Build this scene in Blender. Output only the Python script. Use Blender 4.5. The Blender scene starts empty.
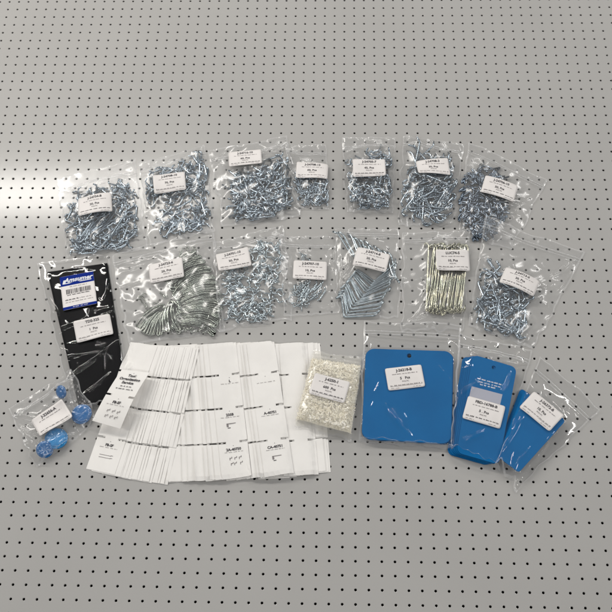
import bpy, math, random
import numpy as np
from mathutils import Matrix, Vector

# ------------------------------------------------------------------ units
# everything is laid out in inches on the perforated panel (hole pitch about 1 inch), built in metres
S = 0.0254
PY = 1.0715                      # row pitch of the holes
rng = np.random.default_rng(7)
random.seed(7)
scene = bpy.context.scene
col = scene.collection

CAM = np.array([0.6504, -61.675, 76.3318])
ROT = (0.4914, 0.0265, 0.021)
FOC = 1000.0 / 612.0
_R = np.array((Matrix.Rotation(ROT[2], 3, 'Z') @ Matrix.Rotation(ROT[1], 3, 'Y') @ Matrix.Rotation(ROT[0], 3, 'X')))

def at(px, py, z=0.0):
    """point of the layout (inches, at height z over the panel) measured on the photograph"""
    d = _R @ np.array([(px - 306.0) / 1000.0, -(py - 305.5) / 1000.0, -1.0])
    t = (z - CAM[2]) / d[2]
    return CAM[:2] + d[:2] * t

# ------------------------------------------------------------------ materials
def newmat(name):
    m = bpy.data.materials.new(name); m.use_nodes = True
    nt = m.node_tree; nt.nodes.clear()
    return m, nt, nt.nodes, nt.links

def principled(name, color, rough=0.5, metal=0.0, coat=0.0, coat_rough=0.1, bump=None, noise_col=None, spec=0.5, sss=0.0, trans=0.0):
    m, nt, N, L = newmat(name)
    out = N.new('ShaderNodeOutputMaterial'); b = N.new('ShaderNodeBsdfPrincipled')
    L.new(b.outputs[0], out.inputs[0])
    b.inputs['Base Color'].default_value = (*color, 1)
    b.inputs['Roughness'].default_value = rough
    b.inputs['Metallic'].default_value = metal
    b.inputs['Coat Weight'].default_value = coat
    b.inputs['Coat Roughness'].default_value = coat_rough
    b.inputs['Specular IOR Level'].default_value = spec
    if sss:
        b.inputs['Subsurface Weight'].default_value = sss
        b.inputs['Subsurface Radius'].default_value = (0.004, 0.004, 0.003)
    if trans: b.inputs['Transmission Weight'].default_value = trans
    if noise_col or bump:
        tc = N.new('ShaderNodeTexCoord')
    if noise_col:
        sc, c2, lo, hi = noise_col
        n = N.new('ShaderNodeTexNoise'); n.inputs['Scale'].default_value = sc; n.inputs['Detail'].default_value = 5
        L.new(tc.outputs['Object'], n.inputs['Vector'])
        r = N.new('ShaderNodeMapRange'); r.inputs[1].default_value = lo; r.inputs[2].default_value = hi
        L.new(n.outputs[0], r.inputs[0])
        mx = N.new('ShaderNodeMix'); mx.data_type = 'RGBA'
        mx.inputs[6].default_value = (*color, 1); mx.inputs[7].default_value = (*c2, 1)
        L.new(r.outputs[0], mx.inputs[0]); L.new(mx.outputs[2], b.inputs['Base Color'])
    if bump:
        sc, st, dist = bump
        n2 = N.new('ShaderNodeTexNoise'); n2.inputs['Scale'].default_value = sc; n2.inputs['Detail'].default_value = 3
        L.new(tc.outputs['Object'], n2.inputs['Vector'])
        bp = N.new('ShaderNodeBump'); bp.inputs['Strength'].default_value = st; bp.inputs['Distance'].default_value = dist
        L.new(n2.outputs[0], bp.inputs['Height']); L.new(bp.outputs[0], b.inputs['Normal'])
    return m

def film_mat(name, haze, tint=(0.99, 0.99, 0.99), rough=0.19, gain=1.05, hazecol=(0.95, 0.95, 0.95), bump=0.10, bscale=30):
    """thin clear polythene: see-through, mirror-like at its creases, a little milky"""
    m, nt, N, L = newmat(name)
    out = N.new('ShaderNodeOutputMaterial')
    tr = N.new('ShaderNodeBsdfTransparent'); tr.inputs[0].default_value = (*tint, 1)
    gl = N.new('ShaderNodeBsdfGlossy'); gl.inputs['Roughness'].default_value = rough; gl.inputs[0].default_value = (0.95, 0.95, 0.95, 1)
    di = N.new('ShaderNodeBsdfDiffuse'); di.inputs[0].default_value = (*hazecol, 1)
    tl = N.new('ShaderNodeBsdfTranslucent'); tl.inputs[0].default_value = (*hazecol, 1)
    tc = N.new('ShaderNodeTexCoord')
    n2 = N.new('ShaderNodeTexNoise'); n2.inputs['Scale'].default_value = bscale; n2.inputs['Detail'].default_value = 4; n2.inputs['Distortion'].default_value = 1.2
    L.new(tc.outputs['Object'], n2.inputs['Vector'])
    bp = N.new('ShaderNodeBump'); bp.inputs['Strength'].default_value = bump; bp.inputs['Distance'].default_value = 0.002
    L.new(n2.outputs[0], bp.inputs['Height'])
    fr = N.new('ShaderNodeLayerWeight'); fr.inputs[0].default_value = .5
    for n in (fr, gl): L.new(bp.outputs[0], n.inputs['Normal'])
    mu = N.new('ShaderNodeMath'); mu.operation = 'MULTIPLY_ADD'; mu.use_clamp = True
    mu.inputs[1].default_value = gain * .8; mu.inputs[2].default_value = gain * .05      # both faces of the sheet, from either side
    pw = N.new('ShaderNodeMath'); pw.operation = 'POWER'; pw.inputs[1].default_value = 4.5
    L.new(fr.outputs['Facing'], pw.inputs[0]); L.new(pw.outputs[0], mu.inputs[0])
    hz = N.new('ShaderNodeMixShader'); hz.inputs[0].default_value = 0.2
    L.new(di.outputs[0], hz.inputs[1]); L.new(tl.outputs[0], hz.inputs[2])
    m1 = N.new('ShaderNodeMixShader'); m1.inputs[0].default_value = haze
    L.new(tr.outputs[0], m1.inputs[1]); L.new(hz.outputs[0], m1.inputs[2])
    m2 = N.new('ShaderNodeMixShader')
    L.new(mu.outputs[0], m2.inputs[0]); L.new(m1.outputs[0], m2.inputs[1]); L.new(gl.outputs[0], m2.inputs[2])
    L.new(m2.outputs[0], out.inputs[0])
    return m

M = {}
M['panel'] = principled('painted_steel', (0.41, 0.402, 0.388), 0.5, bump=(900, 0.10, 0.0004), noise_col=(2.2, (0.385, 0.377, 0.364), 0.35, 0.7), coat=0.45, coat_rough=0.125, spec=.3)
M['hole_shade'] = principled('painted_shade', (0.012, 0.011, 0.010), 0.9)  # near-black colour stands in for the shade behind the holes
M['film'] = film_mat('clear_polythene', 0.065)
M['back'] = film_mat('polythene_back', 0.012, gain=.2)
M['edge'] = film_mat('polythene_edge', 0.24)
M['zip'] = film_mat('zip_plastic', 0.26, gain=2.0)
M['milky'] = film_mat('milky_polythene', 0.27, tint=(0.99, 0.985, 0.965), hazecol=(.96, .95, .90))
M['paper'] = principled('label_paper', (0.78, 0.745, 0.725), 0.55, noise_col=(40, (0.74, 0.71, 0.69), 0.4, 0.7))
M['ink'] = principled('black_ink', (0.05, 0.045, 0.05), 0.6)
M['fine_ink'] = principled('grey_ink', (0.22, 0.20, 0.20), 0.6)
M['card'] = principled('card_stock', (0.84, 0.82, 0.79), 0.65, noise_col=(25, (0.81, 0.79, 0.76), 0.4, 0.65))
M['zinc'] = principled('zinc_plate', (0.41, 0.475, 0.53), 0.20, 1.0, noise_col=(60, (0.30, 0.36, 0.42), 0.4, 0.65))
M['dark_zinc'] = principled('dark_zinc_plate', (0.22, 0.26, 0.31), 0.22, 1.0, noise_col=(60, (0.16, 0.20, 0.25), 0.4, 0.65))
M['pale_zinc'] = principled('pale_zinc_plate', (0.50, 0.57, 0.61), 0.22, 1.0, noise_col=(60, (0.42, 0.49, 0.53), 0.4, 0.65))
M['steel'] = principled('olive_steel', (0.36, 0.38, 0.34), 0.22, 1.0, noise_col=(30, (0.30, 0.33, 0.30), 0.4, 0.65))
M['gold'] = principled('yellow_zinc_plate', (0.46, 0.44, 0.34), 0.22, 1.0, noise_col=(30, (0.34, 0.36, 0.29), 0.4, 0.65))
M['blue'] = principled('blue_plastic', (0.0005, 0.128, 0.35), 0.45, noise_col=(14, (0.0005, 0.115, 0.32), 0.4, 0.65), bump=(500, 0.08, 0.0006), spec=.2)
M['cap_blue'] = principled('glossy_blue_plastic', (0.015, 0.24, 0.56), 0.16, coat=0.5, coat_rough=0.05)
M['cap_dark'] = principled('deep_blue_plastic', (0.003, 0.13, 0.38), 0.22, coat=0.4, coat_rough=0.08)
M['black'] = principled('black_vinyl', (0.004, 0.004, 0.0045), 0.5, bump=(60, 0.2, 0.002), spec=.06)
M['pellet'] = principled('cream_nylon', (0.96, 0.91, 0.80), 0.45, sss=0.3, noise_col=(60, (0.93, 0.86, 0.72), 0.4, 0.65))
M['tag_blue'] = principled('blue_print', (0.004, 0.022, 0.22), 0.75, spec=.1)
M['tag_grey'] = principled('grey_print', (0.42, 0.43, 0.50), 0.5)
M['white_ink'] = principled('white_print', (0.72, 0.74, 0.78), 0.5)

# ------------------------------------------------------------------ object helpers
def mesh(name, V, F, mats, parent=None, smooth=True, mat_ids=None):
    me = bpy.data.meshes.new(name)
    V = np.asarray(V, dtype=np.float64) * S
    me.from_pydata(V.tolist(), [], [list(map(int, f)) for f in F])
    for m in (mats if isinstance(mats, (list, tuple)) else [mats]): me.materials.append(m)
    if mat_ids is not None: me.polygons.foreach_set('material_index', np.asarray(mat_ids, dtype=np.int32))
    me.polygons.foreach_set('use_smooth', [smooth] * len(me.polygons))
    me.update()
    o = bpy.data.objects.new(name, me); col.objects.link(o)
    if parent is not None:
        o.parent = parent; o.matrix_parent_inverse = parent_inv(parent)
    return o

def parent_inv(p): return Matrix.LocRotScale(p.location, p.rotation_euler, p.scale).inverted()

def empty(name, x, y, z=0.0):
    o = bpy.data.objects.new(name, None); col.objects.link(o)
    o.location = (x * S, y * S, z * S); o.empty_display_size = 0.02
    return o

def tag(o, label=None, cat=None, group=None, kind=None):
    if label: o['label'] = label
    if cat: o['category'] = cat
    if group: o['group'] = group
    if kind: o['kind'] = kind
    return o

def fillet(P, r, n=4):
    P = [np.array(list(p) + [0] * (3 - len(p)), float) for p in P]; out = [P[0]]
    for i in range(1, len(P) - 1):
        a, b, c = P[i - 1], P[i], P[i + 1]
        d1 = a - b; l1 = np.linalg.norm(d1); d2 = c - b; l2 = np.linalg.norm(d2)
        k = min(r, l1 * 0.45, l2 * 0.45)
        p, q = b + d1 / l1 * k, b + d2 / l2 * k
        for j in range(n + 1):
            t = j / n
            out.append((1 - t) ** 2 * p + 2 * t * (1 - t) * b + t * t * q)
    out.append(P[-1])
    return np.array([list(p) + [0] * (3 - len(p)) for p in out])

def arc(cx, cy, r, a0, a1, n=10):
    return [(cx + r * math.cos(math.radians(a0 + (a1 - a0) * i / n)), cy + r * math.sin(math.radians(a0 + (a1 - a0) * i / n))) for i in range(n + 1)]

def tube_geo(P, r, k=7):
    P = np.asarray(P, float)
    if P.shape[1] == 2: P = np.c_[P, np.zeros(len(P))]
    V, F = [], []
    n = len(P)
    T = np.gradient(P, axis=0); T /= np.linalg.norm(T, axis=1)[:, None] + 1e-9
    up = np.array([0, 0, 1.0])
    prev = None
    for i in range(n):
        a = up - T[i] * np.dot(up, T[i])
        if np.linalg.norm(a) < 0.15: a = prev if prev is not None else np.array([1.0, 0, 0])
        a = a - T[i] * np.dot(a, T[i]); a /= np.linalg.norm(a); prev = a
        b = np.cross(T[i], a)
        for j in range(k):
            th = 2 * math.pi * j / k
            V.append(P[i] + r * (a * math.cos(th) + b * math.sin(th)))
    for i in range(n - 1):
        for j in range(k):
            F.append([i * k + j, i * k + (j + 1) % k, (i + 1) * k + (j + 1) % k, (i + 1) * k + j])
    F.append(list(range(k))[::-1]); F.append([(n - 1) * k + j for j in range(k)])
    return np.array(V), F

# ------------------------------------------------------------------ height of everything laid down so far
HX0, HY0, HC = -36.0, -46.0, 0.08
HW, HH = int(72 / HC), int(52 / HC)
H = np.zeros((HH, HW))
def hidx(x, y):
    return (np.clip(((np.asarray(y) - HY0) / HC).astype(int), 0, HH - 1), np.clip(((np.asarray(x) - HX0) / HC).astype(int), 0, HW - 1))
def hget(x, y, G=None):
    G = H if G is None else G
    return G[hidx(x, y)]
def hput(x, y, z):
    np.maximum.at(H, hidx(x, y), z)
def blur(G, n=1):
    for _ in range(n):
        Q = np.pad(G, 1, mode='edge')
        G = (Q[1:-1, 1:-1] * 2 + Q[:-2, 1:-1] + Q[2:, 1:-1] + Q[1:-1, :-2] + Q[1:-1, 2:]) / 6
    return G
def dilate(G, n=1):
    for _ in range(n):
        Q = np.pad(G, 1, mode='edge')
        G = np.maximum.reduce([Q[1:-1, 1:-1], Q[:-2, 1:-1], Q[2:, 1:-1], Q[1:-1, :-2], Q[1:-1, 2:]])
    return G

# ------------------------------------------------------------------ lettering
_tc = {}
def text_geo(s, size, bold=0.0, shear=0.0):
    key = (s, size, bold, shear)
    if key not in _tc:
        cu = bpy.data.curves.new('t', 'FONT'); cu.body = s; cu.size = size; cu.align_x = 'CENTER'; cu.align_y = 'CENTER'
        cu.offset = bold; cu.shear = shear; cu.resolution_u = 2
        ob = bpy.data.objects.new('t', cu); col.objects.link(ob)
        dg = bpy.context.evaluated_depsgraph_get()
        me = bpy.data.meshes.new_from_object(ob.evaluated_get(dg))
        V = np.array([v.co[:2] for v in me.vertices]).reshape(-1, 2); F = [list(p.vertices) for p in me.polygons]
        bpy.data.objects.remove(ob); bpy.data.curves.remove(cu); bpy.data.meshes.remove(me)
        _tc[key] = (V, F)
    return _tc[key]

class Print:
    """flat lettering gathered in label coordinates, each piece in one of two inks"""
    def __init__(s): s.V = []; s.F = []; s.I = []
    def add(s, V, F, ink=0):
        o = len(s.V); s.V += [tuple(v) for v in V]; s.F += [[i + o for i in f] for f in F]; s.I += [ink] * len(F)
    def text(s, t, x, y, size, bold=0.0, ink=0, shear=0.0):
        V, F = text_geo(t, size, bold, shear); s.add(V + np.array([x, y]), F, ink)
    def bar(s, x0, x1, y0, y1, ink=1, slant=0.0):
        s.add([(x0, y0), (x1, y0), (x1 + slant, y1), (x0 + slant, y1)], [[0, 1, 2, 3]], ink)
    def fine(s, x0, x1, y, h, seed, ink=1):
        """a line of print too small to read: letter-sized dabs in words"""
        r = random.Random(seed); x = x0
        while x < x1:
            w = r.uniform(0.12, 0.36); xe = min(x + w, x1)
            while x < xe:
                lw = r.uniform(0.025, 0.05); hh = h * r.uniform(0.7, 1.1)
                s.bar(x, min(x + lw, xe), y, y + hh, ink); x += lw + 0.016
            x += r.uniform(0.05, 0.08)

def label_print(head, qty, seed, w, h):
    p = Print()
    p.text(head, 0.03, h * 0.345, 0.33, 0.012)
    p.fine(-w * 0.33, w * 0.36, h * 0.17, 0.075, seed)
    if qty:
        p.text(qty, 0, -h * 0.015, 0.31, 0.010)
        p.text('PO2 PC', 0, -h * 0.16, 0.17, 0.003, 1)
    p.fine(-w * 0.43, w * 0.44, -h * 0.33, 0.085, seed + 1, 0 if seed % 2 else 1)
    p.bar(-w * 0.43, w * 0.44, -h * 0.355, -h * 0.345, 1)
    p.fine(-w * 0.42, -w * 0.2, -h * 0.44, 0.05, seed + 2)
    p.fine(w * 0.18, w * 0.42, -h * 0.44, 0.05, seed + 3)
    return p

class Patch:
    """a piece of paper lying on what is below it: local (x, y) -> layout"""
    def __init__(s, c, ang, w, h, lift=0.03, stiff=6, rounded=0.0, nx=18, ny=12, G=None):
        s.w, s.h = w, h
        a = math.radians(ang); s.ex = np.array([math.cos(a), math.sin(a)]); s.ey = np.array([-math.sin(a), math.cos(a)]); s.c = np.array(c)
        X, Y = np.meshgrid(np.linspace(-w / 2, w / 2, nx + 1), np.linspace(-h / 2, h / 2, ny + 1))
        P = s.c + X[..., None] * s.ex + Y[..., None] * s.ey
        G = H if G is None else G
        Z = hget(P[..., 0], P[..., 1], dilate(G, 2))
        xn, yn = X / (w / 2), Y / (h / 2)
        A = np.stack([np.ones_like(xn), xn, yn, xn * xn, xn * yn, yn * yn, xn ** 3], -1).reshape(-1, 7)
        A[:, 3:] *= 0.6 if stiff > 4 else 0.9
        wt = np.ones(len(A))
        for _ in range(4):
            k = np.linalg.lstsq(A * wt[:, None], Z.ravel() * wt, rcond=None)[0]
            wt = np.where(Z.ravel() > A @ k, 1.6, 0.7)
        fit = (A @ k).reshape(Z.shape)
        Z = fit + max(0, np.quantile(Z - fit, .97))
        s.Z = Z + lift; s.nx, s.ny = nx, ny; s.P = P; s.X, s.Y = X, Y
    def z(s, x, y):
        fx = np.clip((np.asarray(x) / s.w + 0.5) * s.nx, 0, s.nx - 1e-6); fy = np.clip((np.asarray(y) / s.h + 0.5) * s.ny, 0, s.ny - 1e-6)
        i, j = fx.astype(int), fy.astype(int); a, b = fx - i, fy - j
        return (s.Z[j, i] * (1 - a) * (1 - b) + s.Z[j, i + 1] * a * (1 - b) + s.Z[j + 1, i] * (1 - a) * b + s.Z[j + 1, i + 1] * a * b)
    def map(s, V, up=0.0):
        V = np.asarray(V, float).reshape(-1, 2)
        P = s.c + V[:, :1] * s.ex + V[:, 1:2] * s.ey
        return np.c_[P, s.z(V[:, 0], V[:, 1]) + up]
    def sheet(s, thick=0.012, corner=0.14):
        nx, ny = s.nx, s.ny
        X, Y = s.X.copy(), s.Y.copy()
        # round the corners by pulling border points in
        hx, hy = s.w / 2 - corner, s.h / 2 - corner
        dx, dy = np.maximum(np.abs(X) - hx, 0), np.maximum(np.abs(Y) - hy, 0)
        d = np.hypot(dx, dy); k = np.where(d > corner, corner / np.maximum(d, 1e-9), 1)
        X2 = np.sign(X) * np.where(np.abs(X) > hx, hx + dx * k, np.abs(X)); Y2 = np.sign(Y) * np.where(np.abs(Y) > hy, hy + dy * k, np.abs(Y))
        T = s.map(np.stack([X2, Y2], -1)); B = T.copy(); B[:, 2] -= thick
        n = len(T); F = []
        for j in range(ny):
            for i in range(nx):
                a = j * (nx + 1) + i; q = [a, a + 1, a + nx + 2, a + nx + 1]
                F.append(q); F.append([n + v for v in q[::-1]])
        ring = [i for i in range(nx)] + [j * (nx + 1) + nx for j in range(ny)] + [ny * (nx + 1) + i for i in range(nx, 0, -1)] + [j * (nx + 1) for j in range(ny, 0, -1)]
        for a, b in zip(ring, ring[1:] + ring[:1]): F.append([a, n + a, n + b, b])
        return np.r_[T, B], F

def put_label(parent, c, ang, head, qty, seed, w=3.05, h=2.0, lift=0.035, stiff=6, label=None):
    p = Patch(c, ang, w, h, lift, stiff)
    V, F = p.sheet()
    lb = mesh('label', V, F, M['paper'], parent)
    if label: lb['label'] = label
    pr = label_print(head, qty, seed, w, h)
    mesh('lettering', p.map(pr.V, 0.012), pr.F, [M['ink'], M['fine_ink']], lb, smooth=False, mat_ids=pr.I)
    return lb

# ------------------------------------------------------------------ zip bags
def bilin(C, u, v):
    u = np.asarray(u)[..., None]; v = np.asarray(v)[..., None]
    return C[0] * (1 - u) * (1 - v) + C[1] * u * (1 - v) + C[2] * u * v + C[3] * (1 - u) * v

def bag(corners, contents, seed, label, cat='plastic bag', zipv=0.12, n=104, folds=34, amp=0.09, film='film', puff=0.0,
        contact=0.04, group=None, fold_zone=None, ridges=(), rumple=.008):
    r = np.random.default_rng(seed)
    C = np.array([at(*p) for p in corners])
    cen = C.mean(0)
    u = np.linspace(0, 1, n + 1); v = np.linspace(0, 1, n + 1)
    U, V = np.meshgrid(u, v)
    P = bilin(C, U, V)
    # crinkled outline: border drifts in and out, stronger at the bottom
    def wob(t, k0):
        return sum(r.normal() * np.sin(2 * np.pi * (k * t + r.random())) / k for k in range(k0, k0 + 7)) * 0.16
    wl, wr, wb, wt = wob(v, 2), wob(v, 2), wob(u, 2), wob(u, 1)
    ex = (C[1] - C[0]) / np.linalg.norm(C[1] - C[0]); ey = (C[3] - C[0]) / np.linalg.norm(C[3] - C[0])
    low = 0.25 + 0.75 * np.clip((V - zipv) / 0.3, 0, 1)
    P = P + (ex * ((wl[:, None] * np.maximum(0, 1 - U / 0.25) ** 2 + wr[:, None] * np.maximum(0, 1 - (1 - U) / 0.25) ** 2) * low)[..., None])
    P = P + (ey * ((wb[None, :] * np.maximum(0, 1 - (1 - V) / 0.25) ** 2 + 0.35 * wt[None, :] * np.maximum(0, 1 - V / 0.2) ** 2))[..., None])
    base = blur(dilate(H, 2), 10)
    zb = hget(P[..., 0], P[..., 1], base) + 0.03
    root = empty('zip_bag', cen[0], cen[1], 0)
    tag(root, label, cat, group)
    if contents: contents(C, r)
    Hc = np.maximum(hget(P[..., 0], P[..., 1], dilate(H, 1)), hget(P[..., 0], P[..., 1], blur(dilate(H, 4), 6)) - .04)
    wav = lambda t: 0.05 + 0.07 * np.abs(np.sin(2 * np.pi * (1.3 * t + r.random())) * np.sin(2 * np.pi * (3.1 * t + r.random())))
    edge = np.zeros_like(zb)
    edge[0, :] = wav(u) * 2.0; edge[-1, :] = wav(u); edge[:, 0] = np.maximum(edge[:, 0], wav(v)); edge[:, -1] = np.maximum(edge[:, -1], wav(v))
    edge += zb
    z = np.maximum(zb + 0.10, Hc + contact)
    if puff: z = z + puff * np.sin(np.pi * U) * np.sin(np.pi * np.clip((V - zipv) / (1 - zipv), 0, 1))
    floor = np.maximum(zb + 0.02, Hc + contact); floor[:, :2] = 0; floor[:, -2:] = 0; floor[:1] = 0; floor[-2:] = 0
    obs = z.copy() if puff else floor
    iz = int(zipv * n)
    for it in range(420):
        Q = (z[:-2, 1:-1] + z[2:, 1:-1] + z[1:-1, :-2] + z[1:-1, 2:]) / 4
        z[1:-1, 1:-1] = np.maximum(Q, floor[1:-1, 1:-1])
        z[0], z[-1], z[:, 0], z[:, -1] = edge[0], edge[-1], edge[:, 0], edge[:, -1]
        z[iz, 1:-1] = np.maximum(z[iz, 1:-1] * 0.98 + 0.02 * (zb[iz, 1:-1] + 0.12), floor[iz, 1:-1])
    # creases
    W = np.linalg.norm(C[1] - C[0]); Ht = np.linalg.norm(C[3] - C[0])
    inner = np.minimum(np.minimum(U, 1 - U) * W, np.minimum(V, 1 - V) * Ht)
    fade = np.clip(inner / 0.25, 0, 1)
    add = np.zeros_like(z)
    for k in range(int(folds * .5)):
        if fold_zone is not None and r.random() < 0.6:
            a, b, c, d = fold_zone[r.integers(len(fold_zone))]
            p0 = np.array([r.uniform(a, c) * W, r.uniform(b, d) * Ht])
        else:
            p0 = np.array([r.random() * W, (zipv + (1 - zipv) * r.random()) * Ht])
        if r.random() < 0.55:      # creases run out to the corners and edges
            tgt = np.array([[0, 0.12 * Ht], [W, 0.12 * Ht], [W, Ht], [0, Ht], [0, Ht * r.random()], [W, Ht * r.random()]][r.integers(6)])
            d = tgt - p0; Ln = min(np.linalg.norm(d), r.uniform(1.2, 4.5)); d = d / (np.linalg.norm(d) + 1e-6)
        else:
            th = r.uniform(0, 2 * np.pi); d = np.array([math.cos(th), math.sin(th)]); Ln = r.uniform(0.9, 2.8)
        X, Y = U * W - p0[0], V * Ht - p0[1]
        t = (X * d[0] + Y * d[1]) / Ln; bend = r.normal() * 0.10
        q = X * -d[1] + Y * d[0] + bend * (t * (1 - t)) * 4 * (np.abs(t) < 2)
        w = r.uniform(0.06, 0.16); a_ = amp * r.uniform(0.3, 1.0) * (1 if r.random() < 0.75 else -0.6)
        prof = np.exp(-(np.abs(q) / w) ** 1.2)
        tap = np.sin(np.pi * np.clip(t, 0, 1)) ** .8
        add += a_ * prof * tap
    # the long creases one can follow in the photograph
    for (a, b, am, w) in ridges:
        a, b = at(*a, .5), at(*b, .5); d = b - a; Ln = np.linalg.norm(d); d = d / Ln
        X, Y = P[..., 0] - a[0], P[..., 1] - a[1]
        t = (X * d[0] + Y * d[1]) / Ln; q = X * -d[1] + Y * d[0] + .12 * np.sin(np.pi * t)
        add += am * np.exp(-(np.abs(q) / w) ** 1.3) * np.sin(np.pi * np.clip(t, 0, 1)) ** .7
    # soft broad rumples
    for k in range(16):
        fx, fy = r.uniform(0.3, 1.5, 2) * r.choice([-1, 1], 2)
        add += rumple * np.sin(2 * np.pi * (fx * U * W / 2 + fy * V * Ht / 2 + r.random()))
    z = z + add * fade
    z = np.maximum(z, np.where(fade > 0.5, blur(Hc, 2) + 0.015, z))
    # header above the zip is flatter and stiff
    N1 = n + 1
    top = np.c_[P.reshape(-1, 2), z.ravel()]
    bot = np.c_[P.reshape(-1, 2), np.minimum(zb, z - 0.02).ravel()]
    F, I = [], []
    for j in range(n):
        for i in range(n):
            a = j * N1 + i; F.append([a, a + N1, a + N1 + 1, a + 1])
            e = i < 2 or i >= n - 2 or j >= n - 2 or j < 1
            I.append(1 if e else 0)
    st = 4
    o = len(top); nb = n // st + 1
    bi = (np.arange(nb) * st)
    botg = bot.reshape(N1, N1, 3)[np.ix_(bi, bi)].reshape(-1, 3)
    for j in range(nb - 1):
        for i in range(nb - 1):
            a = o + j * nb + i; F.append([a, a + 1, a + nb + 1, a + nb]); I.append(2)
    # cut the corner seam: the two walls meet at the border
    mesh('plastic_film', np.r_[top, botg], F, [M[film], M['edge'], M['back']], root, True, I)
    # zip: two ribs pressed together across the mouth
    def zat(uu, vv):
        j = min(int(vv * n), n - 1); i = np.clip((uu * n).astype(int), 0, n - 1)
        return z[j, i]
    if zipv > 0:
        Vz, Fz = [], []
        for dv, wd, hh in ((0.0, 0.055, 0.05), (0.026, 0.045, 0.04)):
            vv = zipv + dv; uu = np.linspace(0.008, 0.992, 60)
            pc = bilin(C, uu, np.full_like(uu, vv)); zz = zat(uu, vv)
            zz = np.convolve(np.pad(zz, 4, mode='edge'), np.ones(9) / 9, 'valid')
            off = len(Vz)
            for k in range(60):
                for a, b in ((-1, 0.0), (-0.6, 0.8), (0, 1.0), (0.6, 0.8), (1, 0.0)):
                    q = pc[k] + ey * wd * a; Vz.append((q[0], q[1], zz[k] + 0.006 + hh * b))
            for k in range(59):
                for a in range(4):
                    b = off + k * 5 + a; Fz.append([b, b + 5, b + 6, b + 1])
        mesh('zip_seal', Vz, Fz, M['zip'], root)
    hput(P[..., 0], P[..., 1], z)
    return root, C

# ------------------------------------------------------------------ things in the bags
def proto(name, path, r, mat, closed=False):
    V, F = tube_geo(path, r)
    me = bpy.data.meshes.new(name)
    me.from_pydata((V * S).tolist(), [], F); me.materials.append(M[mat])
    me.polygons.foreach_set('use_smooth', [True] * len(me.polygons)); me.update()
    return me

first = {}
def drop(name, me, path, rad, x, y, yaw, tilt, roll, label, cat, group, sink=0.55, zfix=None, cap=None):
    path = np.asarray(path, float)
    if path.shape[1] == 2: path = np.c_[path, np.zeros(len(path))]
    R = np.array(Matrix.Rotation(yaw, 3, 'Z') @ Matrix.Rotation(tilt, 3, 'Y') @ Matrix.Rotation(roll, 3, 'X'))
    # resample for the height test
    q = [path[0]]
    for a, b in zip(path, path[1:]):
        m = max(1, int(np.linalg.norm(b - a) / 0.08)); q += [a + (b - a) * k / m for k in range(1, m + 1)]
    Q = np.array(q) @ R.T + np.array([x, y, 0])
    need = hget(Q[:, 0], Q[:, 1]) + rad - Q[:, 2]
    z = zfix if zfix is not None else np.quantile(need, sink)
    z = max(z, rad + 0.03 - Q[:, 2].min())
    if cap is not None: z = max(min(z, cap - np.quantile(Q[:, 2], 0.8)), rad + 0.03 - Q[:, 2].min())
    hput(Q[:, 0], Q[:, 1], Q[:, 2] + z + rad)
    key = me.name
    if key in first: o = first[key].copy()
    else:
        o = bpy.data.objects.new(name, me); first[key] = o
    col.objects.link(o)
    o.location = (x * S, y * S, z * S)
    o.rotation_euler = Matrix(R.tolist()).to_euler()
    tag(o, label, cat, group)
    return o

def inside(C, q, m=.22):
    for a, b in zip(C, np.roll(C, -1, axis=0)):
        e = (b - a) / np.linalg.norm(b - a)
        if (q[0] - a[0]) * e[1] - (q[1] - a[1]) * e[0] < m: return False
    return True

def heap(name, path, rad, mat, n, zones, label, group, yaw=None, spread=math.pi, tilt=0.16, roll=0.8, cap=1.2, sink=0.5, cat='hook'):
    """loose hooks tipped into a bag, each lying on those below it"""
    path = np.asarray(path, float); path = path - path.mean(0)
    me = proto(name, path, rad, mat)
    tot = sum(z[4] for z in zones)
    def fill(C, r):
        for (uc, vc, ru, rv, wgt) in zones:
            for k in range(int(round(n * wgt / tot))):
                while True:
                    a, b = r.uniform(-1, 1, 2)
                    if abs(a) ** 2.6 + abs(b) ** 2.6 < 1: break
                p = bilin(C, uc + a * ru, vc + b * rv)
                for tr in range(14):
                    yw = (r.uniform(0, 2 * math.pi) if yaw is None else yaw + r.normal() * spread * (1 + tr * .1) + (math.pi if r.random() < 0.4 else 0))
                    ok = True
                    for e in (path[0], path[-1]):
                        q = np.array(p) + np.array([math.cos(yw) * e[0] - math.sin(yw) * e[1], math.sin(yw) * e[0] + math.cos(yw) * e[1]])
                        if not inside(C, q): ok = False
                    if ok: break
                    if tr > 6: p = p + (C.mean(0) - p) * .12
                dropc = cap * (1 - 0.55 * max(abs(a), abs(b)) ** 3)
                drop(name, me, path, rad, p[0], p[1], yw, r.normal() * tilt, r.uniform(-roll, roll), label, 'hook', group, sink, cap=dropc)
    return fill

def both(*fs):
    def f(C, r):
        for g in fs: g(C, r)
    return f

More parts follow.
